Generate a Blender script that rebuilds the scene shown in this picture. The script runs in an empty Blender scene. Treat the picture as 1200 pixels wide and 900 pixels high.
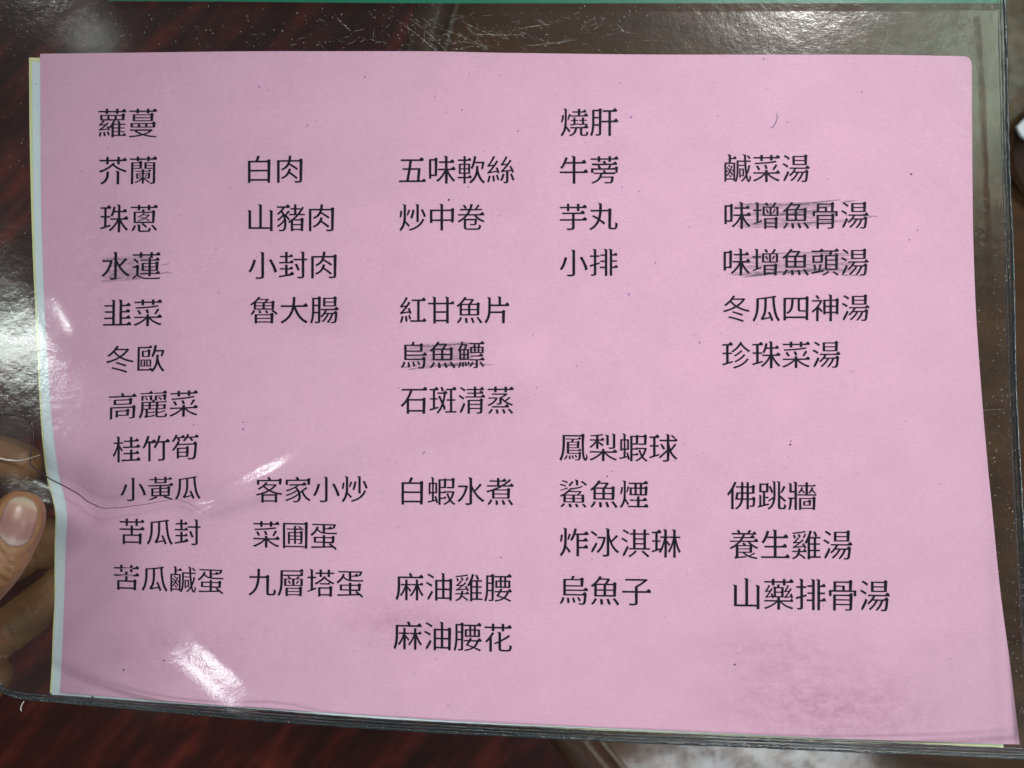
import bpy, bmesh, math, random
import numpy as np
from mathutils import Vector, Matrix, noise

random.seed(7); rng = np.random.default_rng(7)
S = bpy.context.scene
COL = S.collection

# ------------------------------------------------------------------ camera, light, exposure
CAM = Vector((0.0, 0.0, 1.30))          # held about half a metre above the table top
F = 1000.0                              # focal length in pixels of the 1200 px wide photograph (30 mm lens)
cd = bpy.data.cameras.new('camera'); cam = bpy.data.objects.new('camera', cd); COL.objects.link(cam)
cam.location = CAM; cd.lens = 30.0; cd.sensor_width = 36.0; cd.clip_start = 0.01; cd.clip_end = 50
cd.dof.use_dof = True; cd.dof.focus_distance = 0.268; cd.dof.aperture_fstop = 12.0
S.camera = cam
wd = bpy.data.worlds.new('World'); S.world = wd; wd.use_nodes = True
wb = wd.node_tree.nodes['Background']; wb.inputs[0].default_value = (0.80, 0.88, 1.0, 1); wb.inputs[1].default_value = 0.05

def lamp(name, loc, target, sx, sy, power, col=(1, 0.98, 0.95)):
    ld = bpy.data.lights.new(name, 'AREA'); ld.shape = 'RECTANGLE'; ld.size = sx; ld.size_y = sy
    ld.energy = power; ld.color = col
    o = bpy.data.objects.new(name, ld); COL.objects.link(o); o.location = loc
    d = Vector(target) - Vector(loc); o.rotation_euler = d.to_track_quat('-Z', 'Y').to_euler()
    return o
MENU = (0, 0, 1.03)
lamp('hanging_light_main', (0.50, 1.10, 2.00), MENU, 0.50, 0.36, 9.2)
lamp('hanging_light_right', (1.22, 0.00, 1.75), MENU, 0.30, 0.30, 3.5)
sl = bpy.data.lights.new('added_falloff_spot', 'SPOT'); sl.energy = 92; sl.color = (1, .98, .95); sl.shadow_soft_size = .12   # added spot, no known fitting: its soft cone dims the sheet towards the corners
sl.spot_size = math.radians(17.5); sl.spot_blend = 1.0
so = bpy.data.objects.new('added_falloff_spot', sl); COL.objects.link(so); so.location = (0.48, 1.02, 2.20)
so.rotation_euler = (Vector((0.045, -0.022, 1.03)) - so.location).to_track_quat('-Z', 'Y').to_euler()
lamp('ceiling_light_left', (-1.95, 0.25, 2.55), MENU, 0.12, 0.28, 3.0, (0.90, 1.0, 0.95))
lamp('ceiling_light_back_left', (-1.90, 1.56, 2.55), MENU, 0.17, 0.17, 4.2, (0.93, 1.0, 0.97))
lamp('ceiling_light_front_left', (-1.60, -1.25, 2.55), MENU, 0.28, 0.28, 4.6, (0.93, 1.0, 0.97))
lamp('ceiling_light_front', (0.66, -1.15, 2.55), (0.3, -0.4, 0.75), 0.66, 0.42, 14, (0.86, 0.95, 1.0))
lamp('ceiling_light_right', (1.16, 0.86, 2.55), (0.3, 0.2, 0.75), 0.45, 0.50, 2.8, (0.80, 1.0, 0.80))
S.view_settings.view_transform = 'Standard'; S.view_settings.look = 'None'
S.view_settings.exposure = 0.0; S.view_settings.gamma = 1.0

# ------------------------------------------------------------------ helpers
def link(o, parent=None):
    COL.objects.link(o)
    if parent: o.parent = parent
    return o
def tag(o, label=None, cat=None, group=None, kind=None):
    if label: o['label'] = label
    if cat: o['category'] = cat
    if group: o['group'] = group
    if kind: o['kind'] = kind
    return o
def empty(name, loc):
    o = bpy.data.objects.new(name, None); COL.objects.link(o); o.location = loc; o.empty_display_size = .02
    return o
def mesh_obj(name, verts, faces, mat, parent=None, smooth=True):
    me = bpy.data.meshes.new(name); me.from_pydata([tuple(v) for v in verts], [], faces); me.update()
    if smooth: me.polygons.foreach_set('use_smooth', [True] * len(me.polygons))
    if mat: me.materials.append(mat)
    o = bpy.data.objects.new(name, me); COL.objects.link(o)
    if parent:
        o.parent = parent; o.matrix_parent_inverse = Matrix.Translation(parent.location).inverted()
    return o
def W(px, py, D):                        # a photographed point at depth D (metres along the view axis)
    return Vector(((px - 600) / F * D, -(py - 450) / F * D, CAM.z - D))
def pchip(xs, ys):
    xs = np.array(xs, float); ys = np.array(ys, float); h = np.diff(xs); d = np.diff(ys) / h
    m = np.zeros(len(xs)); m[0] = d[0]; m[-1] = d[-1]
    for i in range(1, len(xs) - 1):
        m[i] = 0 if d[i-1] * d[i] <= 0 else 2 * d[i-1] * d[i] / (d[i-1] + d[i])
    def f(x):
        x = np.asarray(x, float); i = np.clip(np.searchsorted(xs, x) - 1, 0, len(xs) - 2)
        t = (x - xs[i]) / h[i]
        r = ((1+2*t)*(1-t)**2*ys[i] + t*(1-t)**2*h[i]*m[i] + t*t*(3-2*t)*ys[i+1] + t*t*(t-1)*h[i]*m[i+1])
        r = np.where(x < xs[0], ys[0] + (x-xs[0])*m[0], r); r = np.where(x > xs[-1], ys[-1] + (x-xs[-1])*m[-1], r)
        return r
    return f

def smooth01(t): t = np.clip(t, 0, 1); return t*t*(3-2*t)
def seg_dist(px, py, ax, ay, bx, by):
    vx, vy = bx-ax, by-ay; L2 = vx*vx+vy*vy
    t = ((px-ax)*vx + (py-ay)*vy) / L2
    tc = np.clip(t, 0, 1)
    sgn = ((px-ax)*vy - (py-ay)*vx) / math.sqrt(L2)
    return np.hypot(px-ax-tc*vx, py-ay-tc*vy), t, sgn

# depth of the menu sheet under each photographed point: a gently tilted, slightly buckled sheet
CREASE = [(20, 548), (60, 563), (90, 577), (114, 593), (160, 592), (200, 587), (240, 590)]
def D_sheet(px, py, kv=1.0):
    px = np.asarray(px, float); py = np.asarray(py, float)
    D = 0.2700 - 0.0190*(px-600)/1100 - 0.0092*(py-450)/800
    D = D + 0.0050*np.clip((230-px)/250, 0, 1.2)**2
    D = D + kv*0.0075*np.clip((330-px)/300, 0, 1)**2*smooth01((py-380)/300)                       # left side droops back
    D = D - 0.0012*np.exp(-((px-560)/260)**2) * np.exp(-((py-480)/260)**2)
    D = D + 0.0009*np.sin(px/170.0+1.0)*np.sin(py/140.0+0.4)
    D = D + kv*0.0072*np.clip((210-px)/130, 0, 1.1)**2*smooth01((py-590)/60)
    D = D + max(0, kv-.25)*(0.0050*np.clip((px-880)/300, 0, 1.2)**2 + 0.0022*np.clip((260-py)/250, 0, 1.2)**2)
    best = np.full(np.broadcast(px, py).shape, 1e9)
    for (a, b), (c, d) in zip(CREASE[:-1], CREASE[1:]):
        ds, t, s = seg_dist(px, py, a, b, c, d); best = np.minimum(best, ds)
    fade = smooth01((330-px)/240)
    D = D + kv*0.0034*np.exp(-(best/25)**2)*fade                             # pinched valley by the thumb
    D = D - kv*0.0013*np.exp(-((py-(560-0.02*px))/60.0)**2 - ((px-90)/130.0)**2) * (py < 2000)
    ds, t, s = seg_dist(px, py, 235, 590, 600, 445)
    D = D - 0.0013*np.exp(-(ds/(26+14*np.clip(t, 0, 1)))**2)
    return D
def D_front(px, py):                                                       # clear front film, just above the sheet
    px = np.asarray(px, float); py = np.asarray(py, float)
    D = D_sheet(px, py, .25) - 0.0008
    ds, t, s = seg_dist(px, py, 240, 594, 372, 540)                         # tight fold
    w = 7 + 15*np.clip(t, 0, 1.4)
    D = D - 0.000150*w*np.exp(-(s/w)**2)*smooth01((t+.15)/.25)*(1-smooth01((t-.35)/1.2))
    ds, t, s = seg_dist(px, py, 214, 722, 322, 818)                         # loose bulge at the lower left
    D = D - 0.0029*np.exp(-(s/(36-10*(t-.5)**2))**2)*np.exp(-np.abs((t-.5)/.75)**3)
    ds, t, s = seg_dist(px, py, 62, 335, 94, 398)                           # dent by the left edge
    D = D - 0.0013*np.exp(-(s/27)**2)*np.exp(-np.abs((t-.5)/.75)**3)
    return D

# ------------------------------------------------------------------ materials
def new_mat(name):
    m = bpy.data.materials.new(name); m.use_nodes = True
    nt = m.node_tree
    return m, nt, nt.nodes['Principled BSDF'], nt.nodes['Material Output']
def N(nt, typ, **kw):
    n = nt.nodes.new(typ)
    for k, v in kw.items():
        if k.startswith('i_'): n.inputs[k[2:]].default_value = v
        else: setattr(n, k, v)
    return n
def ramp(nt, src, stops):
    r = nt.nodes.new('ShaderNodeValToRGB'); e = r.color_ramp.elements
    while len(e) < len(stops): e.new(0.5)
    for el, (p, c) in zip(e, stops):
        el.position = p; el.color = (c, c, c, 1) if isinstance(c, float) else (*c, 1)
    nt.links.new(src, r.inputs[0]); return r
def mixc(nt, fac, a, b, mode='MIX'):
    m = nt.nodes.new('ShaderNodeMix'); m.data_type = 'RGBA'; m.blend_type = mode
    for sock, v in ((m.inputs[0], fac), (m.inputs[6], a), (m.inputs[7], b)):
        if hasattr(v, 'links'): nt.links.new(v, sock)
        else: sock.default_value = v if isinstance(v, float) else (*v, 1)
    return m.outputs[2]
def math_(nt, op, a, b=None, clamp=False):
    m = nt.nodes.new('ShaderNodeMath'); m.operation = op; m.use_clamp = clamp
    for sock, v in ((m.inputs[0], a), (m.inputs[1], b)):
        if v is None: continue
        if hasattr(v, 'links'): nt.links.new(v, sock)
        else: sock.default_value = v
    return m.outputs[0]
def noise_(nt, vec, scale, detail=4, rough=.6):
    n = nt.nodes.new('ShaderNodeTexNoise'); n.inputs['Scale'].default_value = scale
    n.inputs['Detail'].default_value = detail; n.inputs['Roughness'].default_value = rough
    if vec is not None: nt.links.new(vec, n.inputs['Vector'])
    return n.outputs['Fac']
def mapping(nt, src, scale=(1,1,1), rot=(0,0,0), loc=(0,0,0)):
    m = nt.nodes.new('ShaderNodeMapping'); m.inputs['Scale'].default_value = scale
    m.inputs['Rotation'].default_value = rot; m.inputs['Location'].default_value = loc
    nt.links.new(src, m.inputs['Vector']); return m.outputs[0]

def paper_mat(name, base, mottle=.06, smudges=()):
    m, nt, bs, out = new_mat(name); L = nt.links.new
    tc = nt.nodes.new('ShaderNodeTexCoord'); ob = tc.outputs['Object']; uv = tc.outputs['UV']
    n1 = noise_(nt, ob, 60, 5, .65); n2 = noise_(nt, mapping(nt, ob, (700, 2600, 700)), 1.0, 3, .7); n3 = noise_(nt, ob, 14, 3)
    dark = tuple(c*(1-mottle*2.2) for c in base); lite = tuple(min(1, c*(1+mottle)) for c in base)
    c = mixc(nt, ramp(nt, n1, [(.3, 0.0), (.7, 1.0)]).outputs[0], dark, lite)
    c = mixc(nt, math_(nt, 'MULTIPLY', ramp(nt, n2, [(.35, 1.0), (.62, 0.0)]).outputs[0], .32), c, tuple(x*.72 for x in base))
    c = mixc(nt, math_(nt, 'MULTIPLY', ramp(nt, n3, [(.45, 0.0), (.75, 1.0)]).outputs[0], .05), c, (base[0]*.9, base[1]*.98, base[2]*1.0))
    for (cx, cy, rx, ry, amt) in smudges:                                    # handling dirt and graphite smears
        mp = mapping(nt, uv, (1/rx, 1/ry, 1), (0,0,0), (-cx/rx, -cy/ry, 0))
        ln = nt.nodes.new('ShaderNodeVectorMath'); ln.operation = 'LENGTH'; L(mp, ln.inputs[0])
        g = ramp(nt, ln.outputs['Value'], [(.15, 1.0), (1.0, 0.0)]).outputs[0]
        nn = ramp(nt, noise_(nt, mapping(nt, ob, (130, 190, 130)), 1.3, 8, .85), [(.38, 0.0), (.66, 1.0)]).outputs[0]
        c = mixc(nt, math_(nt, 'MULTIPLY', math_(nt, 'MULTIPLY', g, nn), amt), c, (.33, .15, .23))
    L(c, bs.inputs['Base Color']); bs.inputs['Roughness'].default_value = .9
    bs.inputs['Specular IOR Level'].default_value = .2
    bp = nt.nodes.new('ShaderNodeBump'); bp.inputs['Strength'].default_value = .25; bp.inputs['Distance'].default_value = .0001
    L(n2, bp.inputs['Height']); L(bp.outputs[0], bs.inputs['Normal'])
    return m
PINK = paper_mat('pink_paper', (.68, .408, .550), .028,
                 [(.80, .955, .15, .080, .70), (.76, .875, .12, .05, .4), (.36, .86, .08, .05, .5), (.17, .90, .16, .09, .18),
                  (.29, .40, .08, .04, .30), (.12, .93, .10, .05, .3), (.06, .35, .07, .2, .25)])
WHITE = paper_mat('pale_blue_paper', (.66, .76, .80), .02)
YELLOW = paper_mat('yellow_green_paper', (.72, .76, .40), .02)

def film_mat(name, haze=.02, tint=(.97, .975, .97), rough=.15, scale=1.0, bump=.20, refl=1.6):
    m, nt, bs, out = new_mat(name); nt.nodes.remove(bs); L = nt.links.new
    tc = nt.nodes.new('ShaderNodeTexCoord'); ob = tc.outputs['Object']
    tr = N(nt, 'ShaderNodeBsdfTransparent'); tr.inputs[0].default_value = (*tint, 1)
    gl = N(nt, 'ShaderNodeBsdfGlossy'); gl.inputs['Roughness'].default_value = rough
    df = N(nt, 'ShaderNodeBsdfDiffuse'); df.inputs[0].default_value = (.8, .82, .82, 1)
    fr = N(nt, 'ShaderNodeFresnel'); fr.inputs['IOR'].default_value = 1.5
    ge = nt.nodes.new('ShaderNodeNewGeometry')               # the thin film reflects the same from both sides
    L(math_(nt, 'SUBTRACT', 1.5, math_(nt, 'MULTIPLY', ge.outputs['Backfacing'], 1.5-1/1.5)), fr.inputs['IOR'])
    f = math_(nt, 'MULTIPLY', fr.outputs[0], refl, True)
    n1 = noise_(nt, ob, 170*scale, 4, .6); n2 = noise_(nt, ob, 900, 3, .7); n3 = noise_(nt, mapping(nt, ob, (300, 2200, 300), (0, 0, .5)), 1, 2)
    h = math_(nt, 'ADD', n1, math_(nt, 'MULTIPLY', n2, .16)); h = math_(nt, 'ADD', h, math_(nt, 'MULTIPLY', n3, .05))
    bp = nt.nodes.new('ShaderNodeBump'); bp.inputs['Strength'].default_value = bump; bp.inputs['Distance'].default_value = .0006
    L(h, bp.inputs['Height']); L(bp.outputs[0], gl.inputs['Normal'])
    hz = math_(nt, 'ADD', haze*.5, math_(nt, 'MULTIPLY', ramp(nt, noise_(nt, ob, 35, 6, .75), [(.38, 0.0), (.7, 1.0)]).outputs[0], haze*1.6))
    a = nt.nodes.new('ShaderNodeMixShader'); L(hz, a.inputs[0]); L(tr.outputs[0], a.inputs[1]); L(df.outputs[0], a.inputs[2])
    b = nt.nodes.new('ShaderNodeMixShader'); L(f, b.inputs[0]); L(a.outputs[0], b.inputs[1]); L(gl.outputs[0], b.inputs[2])
    L(b.outputs[0], out.inputs['Surface'])
    return m
FILM = film_mat('clear_film', .0022)
BACKFILM = film_mat('clear_back_film', .003, refl=1.0)
NOTCH = film_mat('clear_notch_film', .012, rough=.2)
def seam_mat():
    m, nt, bs, out = new_mat('welded_film_edge')
    bs.inputs['Base Color'].default_value = (.030, .042, .046, 1); bs.inputs['Roughness'].default_value = .08
    bs.inputs['Transmission Weight'].default_value = .35; bs.inputs['IOR'].default_value = 1.45
    tc = nt.nodes.new('ShaderNodeTexCoord')
    bp = nt.nodes.new('ShaderNodeBump'); bp.inputs['Strength'].default_value = 1.0; bp.inputs['Distance'].default_value = .0005
    nt.links.new(noise_(nt, tc.outputs['Object'], 420, 4, .7), bp.inputs['Height']); nt.links.new(bp.outputs[0], bs.inputs['Normal'])
    return m
SEAM = seam_mat()
def plain(name, col, rough=.5, spec=.5, **kw):
    m, nt, bs, out = new_mat(name); bs.inputs['Base Color'].default_value = (*col, 1)
    bs.inputs['Roughness'].default_value = rough; bs.inputs['Specular IOR Level'].default_value = spec
    for k, v in kw.items(): bs.inputs[k].default_value = v
    return m
def ink_mat():
    m, nt, bs, out = new_mat('toner_ink')
    tc = nt.nodes.new('ShaderNodeTexCoord'); n = noise_(nt, tc.outputs['Object'], 2500, 3, .7)
    r = ramp(nt, n, [(.3, (.004, .004, .008)), (.75, (.016, .013, .024))]); nt.links.new(r.outputs[0], bs.inputs['Base Color'])
    bs.inputs['Roughness'].default_value = .7; bs.inputs['Specular IOR Level'].default_value = .08
    return m
INK = ink_mat()
def pencil_mat(name='graphite', dens=.42, col=(.13, .11, .15)):
    m, nt, bs, out = new_mat(name); L = nt.links.new
    bs.inputs['Base Color'].default_value = (*col, 1); bs.inputs['Roughness'].default_value = .6
    tc = nt.nodes.new('ShaderNodeTexCoord')
    n = noise_(nt, mapping(nt, tc.outputs['Object'], (900, 3400, 900), (0, 0, .06)), 1, 4, .75)
    n2 = noise_(nt, tc.outputs['Object'], 240, 3, .6)
    a = math_(nt, 'MULTIPLY', ramp(nt, n, [(.34, 0.15), (.66, 1.0)]).outputs[0], ramp(nt, n2, [(.3, .45), (.65, 1.0)]).outputs[0])
    L(math_(nt, 'MULTIPLY', a, dens, True), bs.inputs['Alpha'])
    return m
PENCIL = pencil_mat(); PENCIL_LINE = pencil_mat('graphite_line', .75, (.09, .075, .11))

# ------------------------------------------------------------------ the setting: floor
def wood_mat(name, c1, c2, c3, scale, rot, rough, coat, bump=.1, stretch=(1, 12, 1), crough=.08):
    m, nt, bs, out = new_mat(name); L = nt.links.new
    tc = nt.nodes.new('ShaderNodeTexCoord'); v = mapping(nt, mapping(nt, tc.outputs['Object'], (1, 1, 1), (0, 0, rot)), stretch)
    n1 = noise_(nt, v, scale, 8, .62); n2 = noise_(nt, v, scale*5, 4, .7); n3 = noise_(nt, tc.outputs['Object'], scale*.8, 3)
    r = ramp(nt, math_(nt, 'ADD', math_(nt, 'MULTIPLY', n1, .75), math_(nt, 'MULTIPLY', n2, .25)), [(.30, c1), (.50, c2), (.72, c3)])
    c = mixc(nt, math_(nt, 'MULTIPLY', n3, .5), r.outputs[0], tuple(x*.45 for x in c2))
    L(c, bs.inputs['Base Color']); bs.inputs['Roughness'].default_value = rough
    bs.inputs['Coat Weight'].default_value = coat; bs.inputs['Coat Roughness'].default_value = crough
    bp = nt.nodes.new('ShaderNodeBump'); bs.inputs['Specular IOR Level'].default_value = .2
    bp.inputs['Strength'].default_value = bump; bp.inputs['Distance'].default_value = .00022
    n4 = noise_(nt, tc.outputs['Object'], 160, 5, .7)
    n5 = noise_(nt, tc.outputs['Object'], 420, 4, .7)
    L(math_(nt, 'ADD', math_(nt, 'ADD', n1, math_(nt, 'MULTIPLY', n4, .5)), math_(nt, 'MULTIPLY', n5, .55)), bp.inputs['Height'])
    L(math_(nt, 'MULTIPLY', ramp(nt, noise_(nt, tc.outputs['Object'], 95, 6, .75), [(.36, .30), (.60, 1.0)]).outputs[0], coat), bs.inputs['Coat Weight']); L(bp.outputs[0], bs.inputs['Normal'])
    L(bp.outputs[0], bs.inputs['Coat Normal'])
    return m
REDWOOD = wood_mat('dark_red_wood', (.010, .004, .004), (.070, .012, .008), (.34, .050, .028), 5, .75, .5, .12, .2, (6, 1.0, 1))
BROWN = wood_mat('brown_varnished_wood', (.020, .009, .003), (.078, .035, .012), (.14, .065, .023), 7, .15, .6, .7, .10, (1.2, 7, 1), .10)
BROWN2 = wood_mat('brown_rim_wood', (.03, .013, .007), (.065, .028, .014), (.10, .045, .024), 9, .6, .5, .2, .1)
floor = mesh_obj('floor', [(-3, -3, 0), (3, -3, 0), (3, 3, 0), (-3, 3, 0)], [(0, 1, 2, 3)], REDWOOD)
tag(floor, 'dark reddish brown glossy wooden floor below the menu', kind='structure')

# ------------------------------------------------------------------ the round table under the menu
TD = 0.55; TZ = CAM.z - TD
TC = W(1459, 273, TD); TR = 1011/F*TD
table = empty('round_table', (TC.x, TC.y, 0))
tag(table, 'round brown varnished wooden table with inlay ring, right of and below the menu', 'table')
def lathe(name, prof, mat, n=160, close=True):
    verts = []; faces = []; k = len(prof)
    for i in range(n):
        a = 2*math.pi*i/n
        for r, z in prof: verts.append((TC.x + r*math.cos(a), TC.y + r*math.sin(a), z))
    for i in range(n):
        j = (i+1) % n
        rng_ = range(k) if close else range(k-1)
        for q in rng_:
            p = (q+1) % k
            faces.append((i*k+q, j*k+q, j*k+p, i*k+p))
    return mesh_obj(name, verts, faces, mat, table)
r0, r1, r2 = TR, TR-.0255, TR-.0290
def disc(name, r, z0, z1, mat, n=160):
    verts = [(TC.x+r*math.cos(2*math.pi*i/n), TC.y+r*math.sin(2*math.pi*i/n), z) for z in (z0, z1) for i in range(n)]
    faces = [tuple(range(n, 2*n)), tuple(range(n-1, -1, -1))] + [(i, (i+1) % n, n+(i+1) % n, n+i) for i in range(n)]
    return mesh_obj(name, verts, faces, mat, table, smooth=False)
disc('table_top', r2-.0004, TZ-.026, TZ, BROWN)
lathe('rim', [(r1+.0004, TZ-.026), (r0-.004, TZ-.026), (r0, TZ-.020), (r0, TZ-.006), (r0-.0015, TZ-.0018), (r0-.005, TZ), (r1+.0004, TZ)], BROWN2)
lathe('inlay_ring', [(r2, TZ-.010), (r1, TZ-.010), (r1, TZ-.0002)] +
      [((r1+r2)/2 + (r1-r2)/2*math.cos(a), TZ-.0002+.0016*math.sin(a)) for a in np.linspace(.3, math.pi-.3, 6)] + [(r2, TZ-.0002)],
      plain('pale_inlay', (.09, .062, .040), .22, .5))
lathe('pedestal', [(.001, .04), (.24, .04), (.25, .02), (.25, .001), (.001, .001)], BROWN2, 64)
lathe('column', [(.001, TZ-.027), (.10, TZ-.027), (.06, TZ-.09), (.045, .40), (.07, .12), (.12, .041), (.001, .041)], BROWN2, 48)

# things on the table at the right edge of the frame
tray_c = W(1252, 180, TD-.008)
tr = bpy.data.meshes.new('tray'); bm = bmesh.new()
def ring(r, z, n=64, cx=0, cy=0): return [bm.verts.new((cx+r*math.cos(2*math.pi*i/n), cy+r*math.sin(2*math.pi*i/n), z)) for i in range(n)]
prof = [(.0, TZ+.001), (.030, TZ+.001), (.036, TZ+.006), (.0375, TZ+.0065), (.0365, TZ+.005), (.031, TZ+.0003), (.0, TZ+.0003)]
rr = [ring(max(r, .0005), z, cx=tray_c.x, cy=tray_c.y) for r, z in prof]
for a, b in zip(rr[:-1], rr[1:]):
    for i in range(64): bm.faces.new((a[i], a[(i+1) % 64], b[(i+1) % 64], b[i]))
bm.faces.new(rr[0]); bm.faces.new(list(reversed(rr[-1])))
bmesh.ops.recalc_face_normals(bm, faces=bm.faces); bm.to_mesh(tr); bm.free()
tr.materials.append(plain('brown_lacquer', (.030, .012, .006), .5, .2)); tro = link(bpy.data.objects.new('saucer', tr))
tag(tro, 'small dark brown saucer on the table at the right edge of the picture', 'saucer')
def card(name, pts, z, th, mat, parent=None):
    n = len(pts); vs = [(x, y, z) for x, y in pts] + [(x, y, z+th) for x, y in pts]
    fs = [tuple(range(n-1, -1, -1)), tuple(range(n, 2*n))] + [(i, (i+1) % n, n+(i+1) % n, n+i) for i in range(n)]
    return mesh_obj(name, vs, fs, mat, parent, smooth=False)
pts = [W(*q, TD-.012) for q in ((1195, 147), (1208, 134), (1300, 100), (1310, 150), (1208, 163), (1200, 157))]
nap = card('paper_napkin', [(p.x, p.y) for p in pts], TZ+.0072, .002, plain('napkin', (.78, .84, .88), .9))
tag(nap, 'white folded paper napkin lying on the dark brown saucer at the right edge', 'napkin')

# ------------------------------------------------------------------ paper sheets inside the sleeve
def sheet(name, xl, xr, yt, yb, dz, mat, nu=150, nv=110, rc=0):
    verts = []; uvs = []
    for j in range(nv+1):
        t = j/nv
        for i in range(nu+1):
            s = i/nu
            py = float(yt(s)) + (float(yb(s))-float(yt(s)))*t
            px = float(xl(t)) + (float(xr(t))-float(xl(t)))*s
            if rc:                                                           # rounded upper right corner
                cx, cy = float(xr(t))-rc, float(yt(s))+rc
                if px > cx and py < cy:
                    ux, uy = px-cx, cy-py; m_ = max(ux, uy); l = math.hypot(ux, uy) or 1
                    px, py = cx+ux/l*m_, cy-uy/l*m_
            verts.append(W(px, py, float(D_sheet(px, py)) + dz)); uvs.append((s, t))
    faces = [(j*(nu+1)+i, (j+1)*(nu+1)+i, (j+1)*(nu+1)+i+1, j*(nu+1)+i+1) for j in range(nv) for i in range(nu)]
    o = mesh_obj(name, verts, faces, mat)
    ul = o.data.uv_layers.new(name='UVMap')
    for lp in o.data.loops: ul.data[lp.index].uv = uvs[lp.vertex_index]
    o.data.polygons.foreach_set('use_smooth', [True]*len(faces))
    at = o.data.attributes.new('sharp_edge', 'BOOLEAN', 'EDGE')
    cnt = {}
    for p in o.data.polygons:
        for k in p.edge_keys: cnt[k] = cnt.get(k, 0)+1
    at.data.foreach_set('value', [cnt.get(e.key, 0) < 2 for e in o.data.edges])
    md = o.modifiers.new('thickness', 'SOLIDIFY'); md.thickness = .00011; md.offset = -1
    return o
ty = lambda y, top=63, bot=843: (y-top)/(bot-top)
def edge_x(pts): return pchip([ty(p[1], pts[0][1], pts[-1][1]) for p in pts], [p[0] for p in pts])
def edge_y(pts): return pchip([(p[0]-pts[0][0])/(pts[-1][0]-pts[0][0]) for p in pts], [p[1] for p in pts])
pink_l = edge_x([(47, 63), (47.5, 140), (48, 220), (50, 300), (54.5, 400), (59, 470), (64, 520), (70, 560), (77, 588), (79, 605), (77, 640), (76, 680), (74.5, 720), (73, 760), (70, 812)])
pink_r = edge_x([(1139, 66), (1139, 100), (1140, 250), (1143, 350), (1148, 430), (1158, 550), (1163, 600), (1172, 690), (1184, 780), (1195, 872)])
pink_t = edge_y([(47, 63), (130, 62), (330, 60), (480, 60), (600, 62), (800, 64), (1000, 64), (1139, 66)])
pink_b = edge_y([(70, 812), (200, 822), (400, 836), (560, 846), (760, 855), (1000, 866), (1195, 872.5)])
menu = sheet('menu_sheet', pink_l, pink_r, pink_t, pink_b, 0, PINK, 260, 190, 9)
tag(menu, 'pink paper menu sheet printed with columns of Chinese dish names, some crossed out in pencil', 'menu')
wl = edge_x([(37.5, 72), (38, 140), (39, 220), (41, 300), (45.5, 400), (48.5, 470), (52, 520), (57, 560), (64, 588), (66.5, 605), (65.5, 640), (65, 700), (63.5, 740), (62, 780), (60.5, 813.5)])
wb_ = edge_y([(60.5, 814), (200, 825.5), (400, 839.5), (560, 848), (760, 856.5), (1000, 867.0), (1176, 873)])
wt = edge_y([(37, 72), (600, 74), (1100, 76)]); wr = edge_x([(1130, 76), (1135, 300), (1140, 500), (1176, 873)])
white = sheet('backing_sheet', wl, wr, wt, wb_, .00035, WHITE, 90, 90)
tag(white, 'pale blue white paper sheet showing as a narrow strip left of the pink menu', 'paper sheet')
yl = edge_x([(34, 67), (34.5, 140), (36, 220), (38.5, 300), (43, 400), (46.5, 470), (50, 520), (55, 560), (62.5, 588), (65, 605), (64, 640), (63.8, 700), (62, 740), (60.5, 780), (58.5, 812)])
yt = edge_y([(34, 67.5), (600, 72), (1100, 74)])
yb = edge_y([(58.5, 812), (200, 823.5), (400, 839), (560, 850), (760, 859.5), (1000, 870.5), (1176, 876)])
yellow = sheet('backing_sheet', yl, wr, yt, yb, .00070, YELLOW, 90, 90)
tag(yellow, 'yellow green paper sheet, rearmost, showing as a thin line along the left and bottom edges', 'paper sheet')
# tiny blue dot printed on the white strip
def P(px, py, lift=.00012): return W(px, py, float(D_sheet(px, py)) - lift)

# ------------------------------------------------------------------ printed characters
def glyph_loops(ch):
    cu = bpy.data.curves.new('g', 'FONT'); cu.body = ch; cu.size = 1.0
    ob = bpy.data.objects.new('g', cu); COL.objects.link(ob)
    bpy.context.view_layer.update(); c = ob.to_curve(bpy.context.evaluated_depsgraph_get())
    loops = []
    for sp in c.splines:
        bp = sp.bezier_points; n = len(bp); L = []
        for i in range(n):
            a = bp[i]; b = bp[(i+1) % n]; p0, p1, p2, p3 = a.co, a.handle_right, b.handle_left, b.co
            L.append((p0.x, p0.y)); chd = p3-p0; ln = chd.length
            if ln < 1e-6: continue
            if max(abs(chd.cross(p1-p0).z), abs(chd.cross(p2-p0).z))/ln > .002:
                for k in (1, 2, 3):
                    t = k/4; q = (1-t)**3*p0+3*(1-t)**2*t*p1+3*(1-t)*t*t*p2+t**3*p3; L.append((q.x, q.y))
        M = [L[0]]
        for p in L[1:]:
            if math.dist(p, M[-1]) > 1e-4: M.append(p)
        if math.dist(M[0], M[-1]) < 1e-4: M.pop()
        loops.append(M)
    ob.to_curve_clear(); bpy.data.objects.remove(ob); bpy.data.curves.remove(cu)
    return loops
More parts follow.
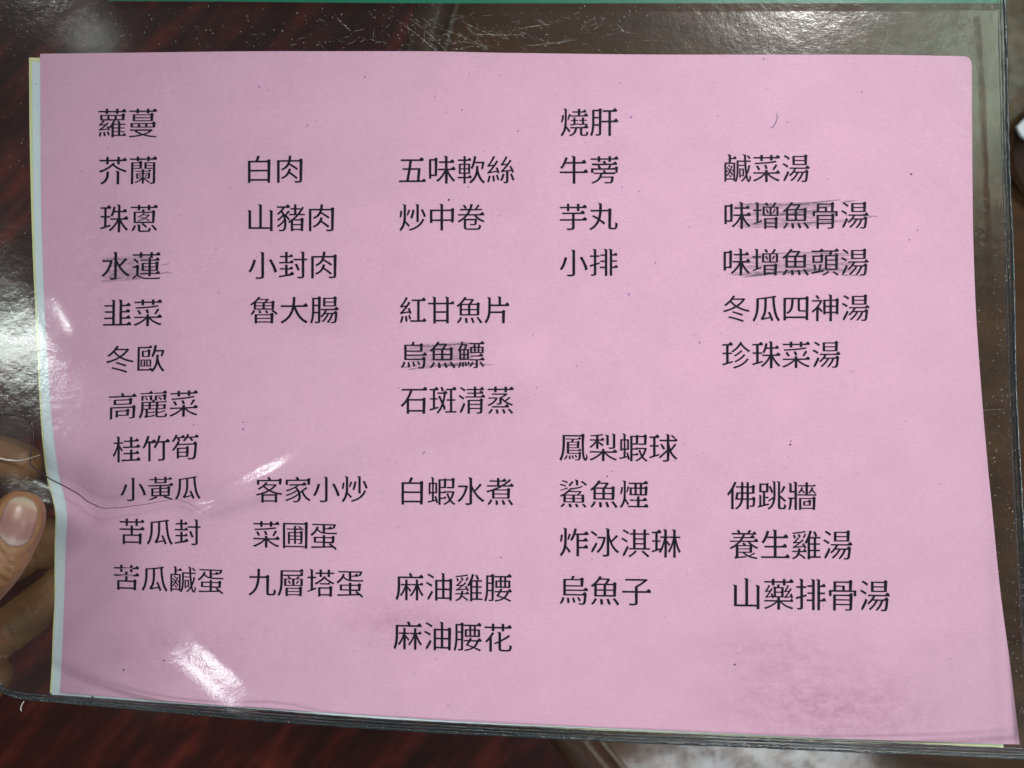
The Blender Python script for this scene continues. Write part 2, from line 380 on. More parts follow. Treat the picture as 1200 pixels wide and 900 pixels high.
def ming(loops, dx, dy, sfs, frozen=()):
    """turns the even strokes into a Ming typeface: thin horizontals, stroke-end triangles, tapered sweeps"""
    out = []
    for lq, L in enumerate(loops):
        sf = sfs[lq]; n = len(L); A = sum(L[i][0]*L[(i+1) % n][1]-L[(i+1) % n][0]*L[i][1] for i in range(n))/2
        def edge(i):
            a = L[i % n]; b = L[(i+1) % n]; x = b[0]-a[0]; y = b[1]-a[1]; l = math.hypot(x, y) or 1e-9
            return x/l, y/l, l
        Pn = []
        for i in range(n):
            ax, ay, al = edge(i-1); bx, by, bl = edge(i); n1 = (ay, -ax); n2 = (by, -bx)
            o1, o2 = [dx*abs(m[0])**1.5+dy*abs(m[1])**1.5 for m in (n1, n2)]
            det = n1[0]*n2[1]-n1[1]*n2[0]
            if abs(det) < .35:
                m = (n1[0]+n2[0], n1[1]+n2[1]); l = math.hypot(*m) or 1; o = (o1+o2)/2; d = (-m[0]/l*o, -m[1]/l*o)
            else: d = ((-o1*n2[1]+o2*n1[1])/det, (-n1[0]*o2+n2[0]*o1)/det)
            if (lq, i) in frozen: d = (0, 0)
            Pn.append((L[i][0]+d[0], L[i][1]+d[1]))
        if A < 0 or sf == 0: out.append(Pn); continue
        Q = [None]*n
        for i in range(n):
            ex, ey, l = edge(i); px, py, _ = edge(i-1); qx, qy, _ = edge(i+1)
            if l < .11 and px*qx+py*qy < -.75 and ex*px+ey*py < .6:
                ox, oy = ey, -ex; k = None
                if ox < -.25 and oy < .25: k = .45 if oy < -.3 else None
                elif oy > .5 and ox < 0 and abs(oy) < .97: k = 1.1
                if k:
                    a, b = Pn[i], Pn[(i+1) % n]; m = ((a[0]+b[0])/2, (a[1]+b[1])/2)
                    Q[i] = (m[0]+(a[0]-m[0])*k, m[1]+(a[1]-m[1])*k); Q[(i+1) % n] = (m[0]+(b[0]-m[0])*k, m[1]+(b[1]-m[1])*k)
        Pn = [Q[i] or Pn[i] for i in range(n)]; R = []
        for i in range(n):
            ax, ay, al = edge(i-1); bx, by, bl = edge(i); x, y = Pn[i]; up = ay > .95; left = bx < -.95
            if up and left and bl > .16:
                if al < .11: s = min(1, bl/.3+.2)*sf; R += [(x+.010*s, y-.002), (x-.036*s, y+.052*s), (x-.056*s, y+.052*s), (x-.115*s, y)]
                else: R += [(x+.012*sf, y-.012*sf), (x+.020*sf, y+.006*sf), (x-.020*sf, y+.040*sf), (x-.034*sf, y+.040*sf), (x-.09*sf, y)]
            elif ax < -.95 and by < -.95 and al < .11 and bl > .15: R += [(x-.026*sf, y+.020*sf), (x-.026*sf, y+.006*sf), (x, y-.024*sf)]
            else: R.append((x, y))
        out.append(R)
    return out
def crossings(LL):
    A = []; 
    for q, L in enumerate(LL):
        n = len(L)
        for i in range(n): A.append((*L[i], *L[(i+1) % n], q, i, n))
    A = np.array(A); p = A[:, :2]; r_ = A[:, 2:4]-p
    def cr(a, b): return a[..., 0]*b[..., 1]-a[..., 1]*b[..., 0]
    w = p[None]-p[:, None]; den = cr(r_[:, None], r_[None]); den = np.where(abs(den) < 1e-12, 1e-12, den)
    t = cr(w, r_[None])/den; u = cr(w, r_[:, None])/den
    hit = (t > 0) & (t < 1) & (u > 0) & (u < 1)
    q, i, n = A[:, 4], A[:, 5], A[:, 6]; d = (i[:, None]-i[None]) % n[:, None]
    adj = (q[:, None] == q[None]) & ((d == 0) | (d == 1) | (d == n[:, None]-1))
    hit &= ~adj
    return [(int(q[k]), int(i[k]), int(n[k])) for k in np.nonzero(hit.any(1))[0]]
def area2(L): n = len(L); return sum(L[i][0]*L[(i+1) % n][1]-L[(i+1) % n][0]*L[i][1] for i in range(n))/2
GC = {}
def glyph(ch):
    if ch in GC: return GC[ch]
    base = glyph_loops(ch); best = None
    OFF = (-.006, .009); nl = len(base); frozen = set()
    for _ in range(8):                                     # keep the original outline where thinning would tangle it
        bad = crossings(ming(base, *OFF, [0]*nl, frozen))
        if not bad: break
        for q, i, n in bad: frozen |= {(q, i), (q, (i+1) % n), (q, (i-1) % n), (q, (i+2) % n)}
    sfs = [0]*nl
    for q in range(nl):
        for sf in (1.3, .9, .55):
            t_ = sfs[:]; t_[q] = sf
            if not crossings(ming(base, *OFF, t_, frozen)): sfs = t_; break
    for LL in (ming(base, *OFF, sfs, frozen), ming(base, *OFF, [x*.5 for x in sfs], frozen), ming(base, *OFF, [0]*nl, frozen), base):
        cu = bpy.data.curves.new('c', 'CURVE'); cu.dimensions = '2D'; cu.fill_mode = 'BOTH'
        for L in LL:
            M = []
            for a, b in zip(L, L[1:]+L[:1]):
                k = max(1, math.ceil(math.dist(a, b)/.16))
                M += [(a[0]+(b[0]-a[0])*q/k, a[1]+(b[1]-a[1])*q/k) for q in range(k)]
            sp = cu.splines.new('POLY'); sp.points.add(len(M)-1); sp.use_cyclic_u = True
            for p, q in zip(sp.points, M): p.co = (q[0], q[1], 0, 1)
        ob = bpy.data.objects.new('c', cu); me = ob.to_mesh()
        V = [(v.co.x, v.co.y) for v in me.vertices]; Fc = [tuple(p.vertices) for p in me.polygons]
        fa = sum(abs(area2([V[i] for i in fc])) for fc in Fc); want = sum(area2(L) for L in LL)
        ob.to_mesh_clear(); bpy.data.objects.remove(ob); bpy.data.curves.remove(cu)
        if best is None or abs(fa-want) < best[0]: best = (abs(fa-want), V, Fc)
        if abs(fa-want) < .004*want+.0008: break
    GC[ch] = (best[1], best[2]); return GC[ch]

# text, left x, right x, centre y at the left and right end, ink height (photograph pixels)
ITEMS = [
 ('蘿蔓',115,184,144,144,34),('芥蘭',116,184,200,199.5,33),('珠蔥',117.5,185,256,255.5,33),('水蓮',119,188,311.5,311,33),
 ('韭菜',121,190,367,366,32),('冬歐',124.5,193,421.5,420,32),('高麗菜',127.5,232,476,472,32),('桂竹筍',132,233,527,523,31),
 ('小黃瓜',141,235,574,571,28),('苦瓜封',140,235,622.5,624,31),('苦瓜鹹蛋',133.5,262,676,681,31),
 ('白肉',290.5,355,198.5,198,32),('山豬肉',290,392,255,255,32),('小封肉',291,395,311,310,32),('魯大腸',293,397,363.5,363,32),
 ('客家小炒',300,431,574,573,31),('菜圃蛋',296.5,395,626,628.5,32),('九層塔蛋',291,426,682,684,33),
 ('五味軟絲',467.5,603,199,198.5,33),('炒中卷',468,568,255,254,32),('紅甘魚片',468.5,597,363.5,363,32),('烏魚鰾',470,568,416,415.5,32),
 ('石斑清蒸',469.5,602,469,469,32),('白蝦水煮',470.5,602,575,576,33),('麻油雞腰',463.5,600,687,689,33),('麻油腰花',461,600,744,747.5,34),
 ('燒肝',657,724.5,143.5,143,33),('牛蒡',656,725,199,198.5,33),('芋丸',656,724,254,253.5,32),('小排',656,724,308,307,32),
 ('鳳梨蝦球',655.5,794,523.5,525,33),('鯊魚煙',656,760,578,579.5,33),('炸冰淇琳',656,798,635,637,34),('烏魚子',656,763,691.5,693,34),
 ('鹹菜湯',849,949,197,197,33),('味增魚骨湯',849,1018,252.5,252,32),('味增魚頭湯',848,1018,307,307,32),('冬瓜四神湯',847.5,1019,361.5,360.5,32),
 ('珍珠菜湯',846.5,985,416,415,32),('佛跳牆',852,957,580,581,34),('養生雞湯',855,999,637.5,638.5,35),('山藥排骨湯',859,1043,695,698,37),
]
for text, x0, x1, ya, yb_, hh in ITEMS:
    G = [glyph(c) for c in text]; verts = []; faces = []
    xs = [[v[0] for v in g[0]] for g in G]
    lo = min(xs[0]); hi = (len(text)-1) + max(xs[-1]); k = (x1-x0)/(hi-lo)
    yy = [v[1] for g in G for v in g[0]]; ymid = (max(yy)+min(yy))/2; ky = hh/(max(yy)-min(yy))
    ky = min(max(ky, k*.86), k*1.1) if text != '小黃瓜' else ky
    for i, (V, Fc) in enumerate(G):
        b = len(verts)
        for x, y in V:
            u = x+i; px = x0+(u-lo)*k; t = (u-lo)/(hi-lo); py = ya+(yb_-ya)*t-(y-ymid)*ky
            if px < 240: px += 6*(-(y-ymid))*(-.10) if py < 500 else 0
            verts.append(P(px, py, .00009))
        faces += [tuple(b+q for q in fc) for fc in Fc]
    o = mesh_obj('printed_dish_name', verts, faces, INK, menu, smooth=False)
    bm = bmesh.new(); bm.from_mesh(o.data)
    for f_ in bm.faces:
        f_.normal_update()
        if f_.normal.z < 0: f_.normal_flip()
    bm.to_mesh(o.data); bm.free()

# ------------------------------------------------------------------ pencil strokes
def ribbon(paths, lift, fn=P):
    """flat strokes lying on the sheet; paths = [([(x, y)...], width px)]"""
    verts = []; faces = []
    for pts, w in paths:
        Q = [pts[0]]
        for a, b in zip(pts[:-1], pts[1:]):
            k = max(1, int(math.dist(a, b)/5)); Q += [(a[0]+(b[0]-a[0])*i/k, a[1]+(b[1]-a[1])*i/k) for i in range(1, k+1)]
        n = len(Q); b0 = len(verts)
        for i, q in enumerate(Q):
            a = Q[max(0, i-1)]; c = Q[min(n-1, i+1)]; dx, dy = c[0]-a[0], c[1]-a[1]; l = math.hypot(dx, dy) or 1
            tt = i/(n-1); ww = w*(.35+.65*min(1, 6*tt, 6*(1-tt)))*(.85+.3*random.random())/2
            for s in (1, -1): verts.append(fn(q[0]-dy/l*ww*s, q[1]+dx/l*ww*s, lift))
        faces += [(b0+2*i, b0+2*i+1, b0+2*i+3, b0+2*i+2) for i in range(n-1)]
    return verts, faces
def jig(pts, a=.6): return [(x+random.uniform(-a, a), y+random.uniform(-a, a)) for x, y in pts]
def scribble(x0, x1, y0, y1, slope, n, w):
    out = []
    for i in range(n):
        y = y0+(y1-y0)*i/(n-1)+random.uniform(-1.2, 1.2); a = x0+random.uniform(0, 10); b = x1-random.uniform(0, 14)
        out.append((jig([(a+(b-a)*t, y+slope*(t-.5)+random.uniform(-.4, .4)) for t in (0, .25, .5, .75, 1)]), w*random.uniform(.8, 1.2)))
    return out
def pencil_part(paths, lift, mat):
    v, f = ribbon(paths, lift); o = mesh_obj('pencil_stroke', v, f, mat, menu, smooth=False); return o
SCR = [
 [scribble(118, 188, 303, 327, -4, 7, 4.5), [([(188, 311), (198, 309), (199, 311)], 1.3), ([(186, 321), (196, 319), (202, 320.5)], 1.5), ([(120, 307), (135, 303), (150, 305)], 1.6), ([(127, 325), (136, 327), (146, 324)], 2)]],
 [scribble(860, 982, 240, 263, -3, 7, 4.5), [([(866, 239), (930, 240), (985, 234)], 2.4), ([(905, 253), (950, 247), (978, 240)], 2.2), ([(985, 237), (1003, 235)], 1.8), ([(960, 261), (1000, 259), (1028, 253)], 1.1), ([(990, 252), (1028, 253.5)], 1.3), ([(940, 262), (1005, 256)], 1.2)]],
 [scribble(854, 1010, 301, 321, -5, 6, 4.2), [([(870, 325), (910, 319), (985, 315)], 3), ([(880, 299), (930, 296), (990, 297)], 1.6), ([(984, 322), (1012, 323)], 1.8), ([(852, 321), (880, 322)], 1.3)]],
 [scribble(471, 566, 404, 427, -4, 7, 4.3), [([(478, 433), (520, 428), (560, 426)], 2.4), ([(520, 429), (560, 427), (578, 427.5)], 1.8), ([(500, 406), (540, 403), (568, 402)], 1.8), ([(468, 429), (482, 431)], 2), ([(550, 411), (569, 410)], 1.6)]],
]
for fill, lines in SCR:
    pencil_part(fill, .00004, PENCIL); pencil_part(lines, .00006, PENCIL_LINE)
pencil_part([(jig([(910, 133), (911, 138), (909, 144), (906, 149), (903, 150)], .2), .9)], .0001, plain('pen_ink', (.05, .04, .16), .5)).name = 'pen_mark'

def specks(pts, fn, mat, name, parent, lift):
    verts = []; faces = []
    for x, y, r in pts:
        b = len(verts); n = 6; ph = random.random()*6; e = random.uniform(.5, 1)
        for i in range(n):
            a = 2*math.pi*i/n; u = r*math.cos(a)*random.uniform(.7, 1.1); v = r*e*math.sin(a)*random.uniform(.7, 1.1)
            verts.append(fn(x+u*math.cos(ph)-v*math.sin(ph), y+u*math.sin(ph)+v*math.cos(ph), lift))
        faces.append(tuple(range(b, b+n)))
    o = mesh_obj(name, verts, faces, mat, parent, smooth=False); o['kind'] = 'stuff'; return o
dk = [(302,37,0)][:0] + [(427.5,90.5,1), (541.5,129,1), (607,153.5,1.1), (549,219,1.2), (526,234,1.6), (585,253,.8), (1010,108,1), (895,69,1), (1068,204,1.5), (1066,281,1), (998,435.5,.9), (1187,0,0), (861,779,1.6), (865,765.5,.9), (275,799,1.6), (192,774,1.5), (145,785,1.3), (525,827,1), (587,653,1), (253,292,.9), (496,532,1), (497,530,1), (625,392,1), (676,429,.8), (629,454,.8), (926,521,1.6), (820,402,.9), (820,401,.8), (712,558,1.1), (927,517,.9), (315,106,.8), (108,817,1.8)]
dk = [p for p in dk if p[2] > 0] + [(random.uniform(90, 1120), random.uniform(75, 800), random.choice([.35, .45, .55, .7])) for _ in range(150)]
specks(dk, P, plain('dark_speck', (.05, .03, .05), .9), 'dark_specks', menu, .00011)
pu = [(304,102,2), (360,147,1.4), (371,142,1), (740,137,1.6), (729,219,1.3), (749,224,1.1), (737,345,1.8), (768,308,1.4), (285,495,1.6), (285,503,1.8), (227,498,1.2), (270,220,1)]
pu += [(random.uniform(90, 1120), random.uniform(75, 800), random.uniform(.5, 1.1)) for _ in range(60)]
specks(pu, P, plain('purple_speck', (.30, .16, .42), .9), 'purple_specks', menu, .00012)
specks([(42, 98.5, 1.2)], lambda x, y, l: W(x, y, float(D_sheet(x, y))+.0003-l), plain('blue_dot', (.05, .2, .4), .8), 'printed_dot', white, .00003)['kind'] = ''
for o in list(bpy.data.objects):
    if o.name.startswith('printed_dot'): del o['kind']

# ------------------------------------------------------------------ the clear plastic sleeve
sc = W(600, 450, .272)
sleeve = empty('plastic_sleeve', (sc.x, sc.y, sc.z))
tag(sleeve, 'clear scratched plastic sleeve with welded edges holding the pink menu', 'plastic sleeve')
sl_b = pchip([-12, -3, 8, 25, 80, 200, 400, 560, 700, 1000, 1215], [786, 803, 813, 817.5, 823, 834, 850.5, 860, 867, 880, 889])
sl_r = pchip([-40, 0, 150, 300, 450, 600, 700, 900], [1176, 1177, 1181, 1186, 1190, 1197, 1203, 1216])
def film(name, fn, mat, nu=300, nv=230, x0=-12, y0=-6):
    verts = []
    for j in range(nv+1):
        t = j/nv
        for i in range(nu+1):
            s = i/nu; py0 = y0+(870-y0)*t; xr = float(sl_r(py0)); px = x0+(xr-x0)*s
            py = y0+(float(sl_b(px))-y0)*t; verts.append((px, py))
    A = np.array(verts); D = fn(A[:, 0], A[:, 1])
    V = [W(a[0], a[1], float(d)) for a, d in zip(A, D)]
    faces = [(j*(nu+1)+i, (j+1)*(nu+1)+i, (j+1)*(nu+1)+i+1, j*(nu+1)+i+1) for j in range(nv) for i in range(nu)]
    return mesh_obj(name, V, faces, mat, sleeve)
film('front_film', D_front, FILM)
film('back_film', lambda x, y: D_sheet(x, y)+.0012, BACKFILM, 150, 110)
FP = lambda x, y, l: W(x, y, float(D_front(x, y))-l)
def tube(name, pts, rad, mat, parent, nseg=8, wob=0.0):
    """round bar through 3D points; rad = number or list"""
    n = len(pts); verts = []; faces = []; rl = rad if hasattr(rad, '__len__') else [rad]*n
    for i, p in enumerate(pts):
        t = (pts[min(n-1, i+1)]-pts[max(0, i-1)]).normalized(); u = t.cross(Vector((0, 0, 1))).normalized(); v = u.cross(t)
        r = rl[i]*(1+wob*random.uniform(-1, 1))
        for k in range(nseg):
            a = 2*math.pi*k/nseg; verts.append(p+(u*math.cos(a)+v*math.sin(a))*r)
    for i in range(n-1):
        for k in range(nseg): faces.append((i*nseg+k, i*nseg+(k+1) % nseg, (i+1)*nseg+(k+1) % nseg, (i+1)*nseg+k))
    faces += [tuple(range(nseg-1, -1, -1)), tuple(range((n-1)*nseg, n*nseg))]
    return mesh_obj(name, verts, faces, mat, parent)
def dens(pts, step=8):
    out = [pts[0]]
    for a, b in zip(pts[:-1], pts[1:]):
        k = max(1, int(math.dist(a, b)/step)); out += [(a[0]+(b[0]-a[0])*i/k, a[1]+(b[1]-a[1])*i/k) for i in range(1, k+1)]
    return out
# welded seam: several film edges stacked along the bottom and the right side
for off, dd, r in ((0, 0, .00045), (-3.6, .0002, .00032), (-7.0, .0007, .00034), (-10.8, -.0001, .00028)):
    pts = [FP(x, float(sl_b(x))+off*min(1, .45+x/500) + .25*math.sin(x/37+off), -dd) for x in np.arange(-10, 1213, 8)]
    tube('bottom_seam', pts, r, SEAM, sleeve, 8, .16)
for off, dd, r in ((0, 0, .00050), (-4.2, .0003, .00030), (-7.5, .0004, .00018)):
    pts = [FP(float(sl_r(y))+off + (.5*math.sin(y/41) if off == 0 else 0), y, -dd) for y in np.arange(-6, 886, 7)]
    tube('side_seam', pts, r, SEAM, sleeve, 8, .2)
# green binding strip at the top of the sleeve
gv = []; 
for k, x in enumerate(np.linspace(128, 1180, 60)):
    yb2 = 1.2+2.6*smooth01((x-128)/400)
    for yy2, d in ((yb2, 0), (-40, 0), (-40, .0012), (yb2, .0012)): gv.append(W(x, yy2, float(D_sheet(x, 2))-.0012+d))
gf = [(4*i+q, 4*i+4+q, 4*i+4+(q+1) % 4, 4*i+(q+1) % 4) for i in range(59) for q in range(4)] + [(0, 1, 2, 3), (239, 238, 237, 236)]
mesh_obj('binding_strip', gv, gf, plain('green_tape', (.004, .15, .085), .4), sleeve, smooth=False)
# thumb notch cut in the left edge and the fold that runs from it
DARKEDGE = plain('dark_film_edge', (.05, .03, .04), .2)
LIP = film_mat('film_lip_glint', .5, rough=.1, refl=3)
arc = dens([(-8, 487), (5, 485), (18, 485.5), (29, 490), (37, 497), (39, 505), (38.5, 520), (36, 533), (35, 544), (46, 553), (60, 562), (78, 571), (92, 579), (103, 588), (114, 593)], 3)
n = len(arc); tube('notch_edge', [FP(x, y, .0002) for x, y in arc], [.00030-.00022*abs(i/n-.3) for i in range(n)], DARKEDGE, sleeve, 6)
cr = dens([(112, 593), (122, 595.5), (140, 595), (170, 591), (198, 586), (208, 585), (222, 590), (234, 598), (241, 602)], 3)
n = len(cr); tube('fold_line', [FP(x, y, .00005) for x, y in cr], [.00013*(1-.75*i/n) for i in range(n)], DARKEDGE, sleeve, 6)
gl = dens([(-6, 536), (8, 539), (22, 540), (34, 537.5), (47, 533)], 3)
n = len(gl); tube('film_lip_glint', [FP(x, y, .0006) for x, y in gl], [.00030*(1.1-i/n) for i in range(n)], plain('painted_glint_white', (.7, .7, .68), .12, .9), sleeve, 6)  # whitish tube paints the glint along the film's folded edge
nf = [(-8, 489), (6, 487), (18, 488), (28, 492), (35, 498), (37, 506), (36.5, 520), (34, 532), (20, 537), (-8, 534)]
o = mesh_obj('notch_flap', [FP(x, y, .0004) for x, y in nf], [tuple(range(len(nf)))], NOTCH, sleeve)

# scratches and dust on the film
def scr_mat():
    m, nt, bs, out = new_mat('film_scratch'); bs.inputs['Base Color'].default_value = (.85, .87, .88, 1); bs.inputs['Roughness'].default_value = .3
    tc = nt.nodes.new('ShaderNodeTexCoord'); n = noise_(nt, tc.outputs['Object'], 700, 3, .7)
    nt.links.new(ramp(nt, n, [(.40, 0.02), (.78, .42)]).outputs[0], bs.inputs['Alpha']); return m
SCRM = scr_mat(); DUST = plain('pale_dust', (.55, .52, .50), .8, .3, Alpha=.55)
sp = []
def curve(x, y, L, ang, bend, w): 
    pts = []
    for i in range(9):
        pts.append((x, y)); x += math.cos(ang)*L/8; y += math.sin(ang)*L/8; ang += bend/8
    return (pts, w)
for x, y, L, a, b, w in [(465, 23, 75, .62, .15, .9), (480, 22, 60, .6, .3, .7), (496, 28, 90, .25, .3, .6), (540, 24, 60, .5, -.3, .5), (560, 40, 55, .05, -.1, .9), (600, 36, 48, -.25, .2, .7), (615, 54, 62, -.1, -.05, .7), (393, 20, 24, .7, .1, .9), (500, 45, 80, .05, .2, .4), (545, 30, 40, .8, .1, .4), (880, 25, 24, .4, 0, .7), (1120, 486, 60, -.2, .2, .5), (200, 735, 60, .9, .1, .5)]:
    sp.append(curve(x, y, L, a, b, w))
for _ in range(170):
    r = random.random()
    if r < .72: x, y = random.gauss(560, 110), random.uniform(18, 58)
    elif r < .88: x, y = random.uniform(800, 1150), random.uniform(8, 60)
    else: x, y = random.uniform(1150, 1180), random.uniform(80, 800)
    if not (0 < x < 1165) and y < 60: continue
    sp.append(curve(x, y, random.uniform(4, 22 if y < 62 else 6), random.choice([random.uniform(.3, .9), random.uniform(-.9, .2), random.uniform(0, 6)]), random.uniform(-.6, .6), random.uniform(.22, .5)))
sp = [([(min(x, float(sl_r(y))-2), y) for x, y in p], w) for p, w in sp]
v, f = ribbon(sp, .00006, FP); o = mesh_obj('scratches', v, f, SCRM, sleeve, smooth=False); o['kind'] = 'stuff'
du = []
for _ in range(1500):
    r = random.random()
    if r < .45: x, y = random.uniform(-5, 1170), random.uniform(5, 60)
    elif r < .85: y = random.uniform(60, 860); x = float(sl_r(y))-3-abs(random.gauss(0, 18))
    elif r < .95: x, y = random.uniform(-8, 36), random.uniform(60, 800)
    else: x, y = random.uniform(0, 1150), random.uniform(60, 830)
    du.append((x, y, random.choice([.25, .3, .35, .4, .5, .75])))
specks(du, FP, DUST, 'dust', sleeve, .00007)
# a stray white thread hanging from the bottom seam
th = dens([(28, 822), (25.5, 826), (24.2, 830), (25, 833.5)], 1.2)
t_ = tube('loose_thread', [FP(x, y, .0012) for x, y in th], .00012, plain('white_thread', (.85, .78, .72), .6), None, 6)
tag(t_, 'tiny curved pale thread hanging below the lower left corner of the sleeve', 'thread')

# ------------------------------------------------------------------ the hand holding the sleeve
def skin_mat():
    m, nt, bs, out = new_mat('skin'); L = nt.links.new
    tc = nt.nodes.new('ShaderNodeTexCoord'); ob = tc.outputs['Object']
    n1 = noise_(nt, ob, 90, 5, .6); n2 = noise_(nt, ob, 1300, 4, .7); n3 = noise_(nt, mapping(nt, ob, (350, 900, 350), (0, 0, .75)), 1, 4, .65)
    c = ramp(nt, n1, [(.3, (.175, .084, .038)), (.55, (.25, .128, .055)), (.75, (.30, .108, .062))]).outputs[0]
    L(c, bs.inputs['Base Color']); bs.inputs['Roughness'].default_value = .42; bs.inputs['Specular IOR Level'].default_value = .5
    bs.inputs['Subsurface Weight'].default_value = .12; bs.inputs['Subsurface Scale'].default_value = .004
    bs.inputs['Subsurface Radius'].default_value = (1, .35, .2)
    bp = nt.nodes.new('ShaderNodeBump'); bp.inputs['Strength'].default_value = .5; bp.inputs['Distance'].default_value = .0006
    L(math_(nt, 'ADD', math_(nt, 'MULTIPLY', n2, .35), n3), bp.inputs['Height']); L(bp.outputs[0], bs.inputs['Normal'])
    return m
SKIN = skin_mat()
def capsule_chain(bm, pts, rads, nseg=20):
    # smooth swept limb with round ends (Catmull-Rom through the joints)
    P_ = []; R_ = []; n = len(pts)
    for i in range(n-1):
        p0, p1, p2, p3 = pts[max(0, i-1)], pts[i], pts[i+1], pts[min(n-1, i+2)]
        for k in range(8):
            t = k/8
            P_.append(.5*((2*p1)+(p2-p0)*t+(2*p0-5*p1+4*p2-p3)*t*t+(3*p1-p0-3*p2+p3)*t**3)); R_.append(rads[i]+(rads[i+1]-rads[i])*t)
    P_.append(pts[-1]); R_.append(rads[-1])
    def cap(p, d, r, first):
        out = []
        for a in (80, 60, 40, 20): out.append((p+d*r*math.sin(math.radians(a)), r*math.cos(math.radians(a))))
        return out
    d0 = (P_[0]-P_[1]).normalized(); d1 = (P_[-1]-P_[-2]).normalized()
    seq = cap(P_[0], d0, R_[0], True) + list(zip(P_, R_)) + list(reversed(cap(P_[-1], d1, R_[-1], False)))
    rings = []; m = len(seq)
    for i, (p, r) in enumerate(seq):
        t = (seq[min(m-1, i+1)][0]-seq[max(0, i-1)][0]).normalized(); u = t.cross(Vector((0, 0, 1))).normalized(); v = u.cross(t)
        rings.append([bm.verts.new(p+(u*math.cos(2*math.pi*k/nseg)+v*math.sin(2*math.pi*k/nseg))*r) for k in range(nseg)])
    for a, b in zip(rings[:-1], rings[1:]):
        for k in range(nseg): bm.faces.new((a[k], a[(k+1) % nseg], b[(k+1) % nseg], b[k]))
    bm.faces.new(list(reversed(rings[0]))); bm.faces.new(rings[-1])
bm = bmesh.new()
w3 = lambda *a: W(*a)
mm = lambda *a: [x/1000 for x in a]
# thumb (in front of the film): base of the thumb, knuckle, joint, tip
capsule_chain(bm, [w3(-330, 815, .296), w3(-235, 795, .286), w3(-120, 748, .2720), w3(-60, 708, .2655), w3(-12, 668, .2605), w3(16, 622, .2612), w3(23, 603, .2622)], mm(17, 14.5, 11, 9.4, 8.3, 7.9, 7.4))
# index finger, just behind the film
capsule_chain(bm, [w3(-205, 595, .306), w3(-120, 550, .304), w3(-20, 536, .2930), w3(26, 545, .2905)], mm(10.5, 9.3, 8.1, 7.2))
# middle, ring and little fingers, curled behind the sleeve
capsule_chain(bm, [w3(-210, 668, .309), w3(-130, 682, .319), w3(-50, 680, .318), w3(15, 653, .310), w3(85, 625, .302)], mm(11, 10.2, 9.4, 8.8, 8.0))
capsule_chain(bm, [w3(-210, 745, .309), w3(-130, 772, .321), w3(-55, 775, .321), w3(0, 745, .316), w3(72, 690, .303)], mm(11, 10, 9.0, 8.4, 7.6))
capsule_chain(bm, [w3(-215, 815, .308), w3(-160, 845, .319), w3(-95, 852, .324), w3(-45, 832, .321), w3(-8, 790, .312)], mm(9.5, 8.8, 8.1, 7.5, 7.0))
# palm, heel of the hand, wrist and forearm
for y0_, y1_, ra, rb in ((600, 735, 11.5, 17), (670, 760, 12.5, 18), (745, 790, 12.5, 18), (812, 830, 11.5, 17)):
    capsule_chain(bm, [w3(-210, y0_, .309), w3(-340, (y0_+y1_)/2, .309), w3(-480, y1_, .303)], mm(ra, (ra+rb)/2+1.5, rb))
capsule_chain(bm, [w3(-210, 592, .308), w3(-214, 700, .307), w3(-222, 822, .308)], mm(10.5, 12, 10.5))
capsule_chain(bm, [w3(-270, 800, .293), w3(-440, 805, .298)], mm(16, 20))
capsule_chain(bm, [w3(-1000, 1080, .300), w3(-650, 880, .302), w3(-480, 785, .302)], mm(33, 26, 23))
me = bpy.data.meshes.new('hand_src'); bm.to_mesh(me); bm.free()
src = bpy.data.objects.new('hand_src', me); COL.objects.link(src)
md = src.modifiers.new('r', 'REMESH'); md.mode = 'VOXEL'; md.voxel_size = .0009
md = src.modifiers.new('s', 'SMOOTH'); md.factor = .6; md.iterations = 7
bpy.context.view_layer.update()
ev = src.evaluated_get(bpy.context.evaluated_depsgraph_get()); hm = bpy.data.meshes.new_from_object(ev)
bpy.data.objects.remove(src); hm.name = 'person'
# knuckle folds on the thumb joint and on the fingers: real grooves
nV = len(hm.vertices); co = np.empty(nV*3, np.float32); hm.vertices.foreach_get('co', co); co = co.reshape(-1, 3)
no = np.empty(nV*3, np.float32); hm.vertices.foreach_get('normal', no); no = no.reshape(-1, 3)
dep = CAM.z-co[:, 2]; hx = co[:, 0]/dep*F+600; hy = 450-co[:, 1]/dep*F
disp = np.zeros(nV); front = (dep < .272) & (no[:, 2] > .1)
for ax, ay, bx, by, am, wd_ in [(-14, 632, 14, 664, .0007, 2.4), (-18, 645, 12, 672, .0006, 2.2), (-22, 658, 6, 682, .0007, 2.4), (-20, 620, 6, 650, .0004, 1.8), (-5, 624, 14, 652, .0004, 1.6), (-30, 672, -2, 693, .0005, 2.2)]:
    ds, t, s = seg_dist(hx, hy, ax, ay, bx, by); disp -= 1.5*am*np.exp(-(ds/wd_)**2)*front
back = dep > .275
for ax, ay, bx, by, am, wd_ in [(26, 700, 36, 716, .0009, 2.2), (31, 697, 40, 712, .0006, 1.8), (30, 640, 44, 668, .0008, 3), (-2, 660, 10, 690, .0006, 3), (8, 738, 20, 770, .0006, 3)]:
    ds, t, s = seg_dist(hx, hy, ax, ay, bx, by); disp -= am*np.exp(-(ds/wd_)**2)*back
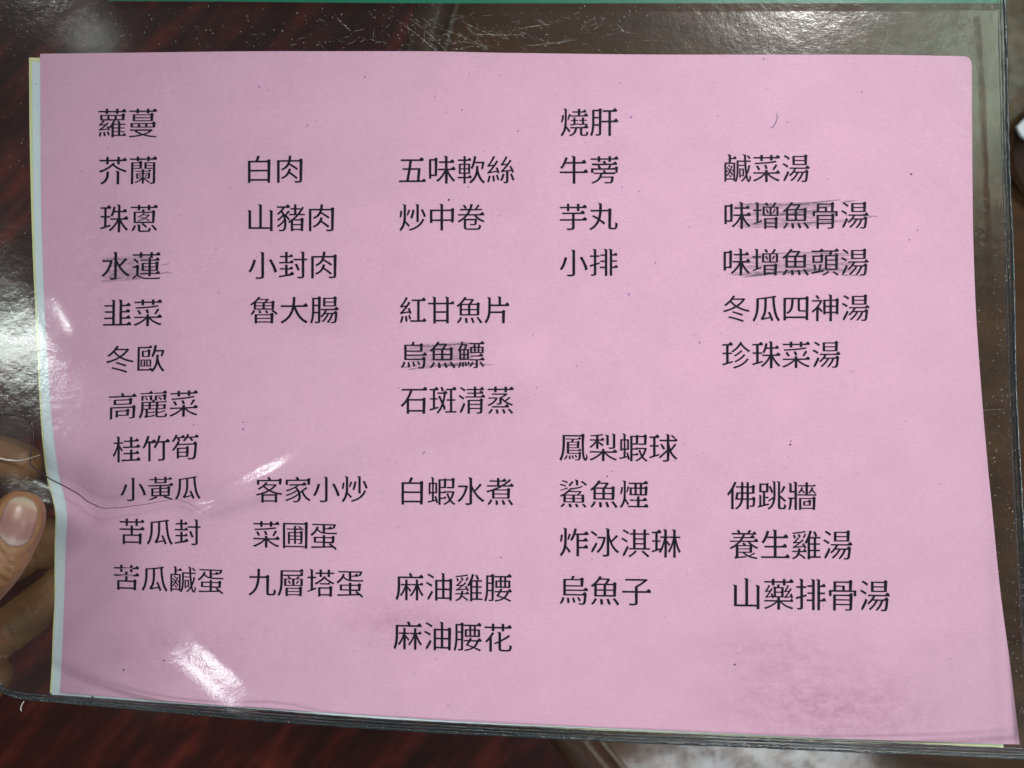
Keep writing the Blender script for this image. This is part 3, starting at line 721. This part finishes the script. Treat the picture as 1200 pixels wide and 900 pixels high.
# bed of the thumb nail
NC = np.array([22.0, 611.0]); na = math.radians(17)
lu = (hx-NC[0])*math.cos(na)+(hy-NC[1])*math.sin(na); lv = -(hx-NC[0])*math.sin(na)+(hy-NC[1])*math.cos(na)
q = np.sqrt((lu/21)**2+(lv/31)**2); disp -= .0004*smooth01((1.12-q)/.25)*front; disp += .00035*np.exp(-((q-1.22)/.12)**2)*front
co += no*disp[:, None]; hm.vertices.foreach_set('co', co.ravel().astype(np.float32)); hm.update()
hm.polygons.foreach_set('use_smooth', [True]*len(hm.polygons)); hm.materials.clear(); hm.materials.append(SKIN)
hand = bpy.data.objects.new('person', hm); COL.objects.link(hand)
tag(hand, 'left hand holding the sleeve, thumb in front and curled fingers behind it', 'person')
# thumb nail, wrapped on the thumb by casting it down on the hand surface
from mathutils.bvhtree import BVHTree
bv = BVHTree.FromPolygons([tuple(c) for c in co], [tuple(p.vertices) for p in hm.polygons])
def nail_surface(px, py):
    o = CAM; d = (W(px, py, .3)-CAM).normalized(); h = bv.ray_cast(o, d)
    return h[0], h[1]
nm, nt, bs, out = new_mat('fingernail'); tc = nt.nodes.new('ShaderNodeTexCoord')
sx = nt.nodes.new('ShaderNodeSeparateXYZ'); nt.links.new(tc.outputs['UV'], sx.inputs[0])
rp = ramp(nt, sx.outputs['Y'], [(0.0, (.34, .29, .22)), (.12, (.36, .30, .21)), (.2, (.31, .19, .145)), (.55, (.25, .13, .115)), (.80, (.27, .15, .135)), (.90, (.34, .24, .22)), (1.0, (.33, .23, .21))])
nt.links.new(rp.outputs[0], bs.inputs['Base Color']); bs.inputs['Roughness'].default_value = .36
bs.inputs['Subsurface Weight'].default_value = .15; bs.inputs['Subsurface Scale'].default_value = .003
verts = []; uvs = []; NU, NVV = 16, 22; ok = True
for j in range(NVV+1):
    v = -1+2*j/NVV
    for i in range(NU+1):
        u = -1+2*i/NU
        wid = 21*(1-abs(v)**3.2*(.42 if v < 0 else .38)) if abs(v) < 1 else 21*.58
        lu_, lv_ = u*wid, v*30 + (4*u*u if v < 0 else -5*u*u)*abs(v)
        x = NC[0]+lu_*math.cos(na)-lv_*math.sin(na); y = NC[1]+lu_*math.sin(na)+lv_*math.cos(na)
        h, nn = nail_surface(x, y)
        if h is None: h = W(x, y, .266); nn = Vector((0, 0, 1))
        e = max(abs(u), abs(v)); verts.append(h+Vector((0, 0, 1))*(.00055-.0003*e**4)); uvs.append((i/NU, j/NVV))
faces = [(j*(NU+1)+i, (j+1)*(NU+1)+i, (j+1)*(NU+1)+i+1, j*(NU+1)+i+1) for j in range(NVV) for i in range(NU)]
nail = mesh_obj('fingernail', verts, faces, nm, hand)
ul = nail.data.uv_layers.new(name='UVMap')
for lp in nail.data.loops: ul.data[lp.index].uv = uvs[lp.vertex_index]
md = nail.modifiers.new('thickness', 'SOLIDIFY'); md.thickness = .0005; md.offset = -1
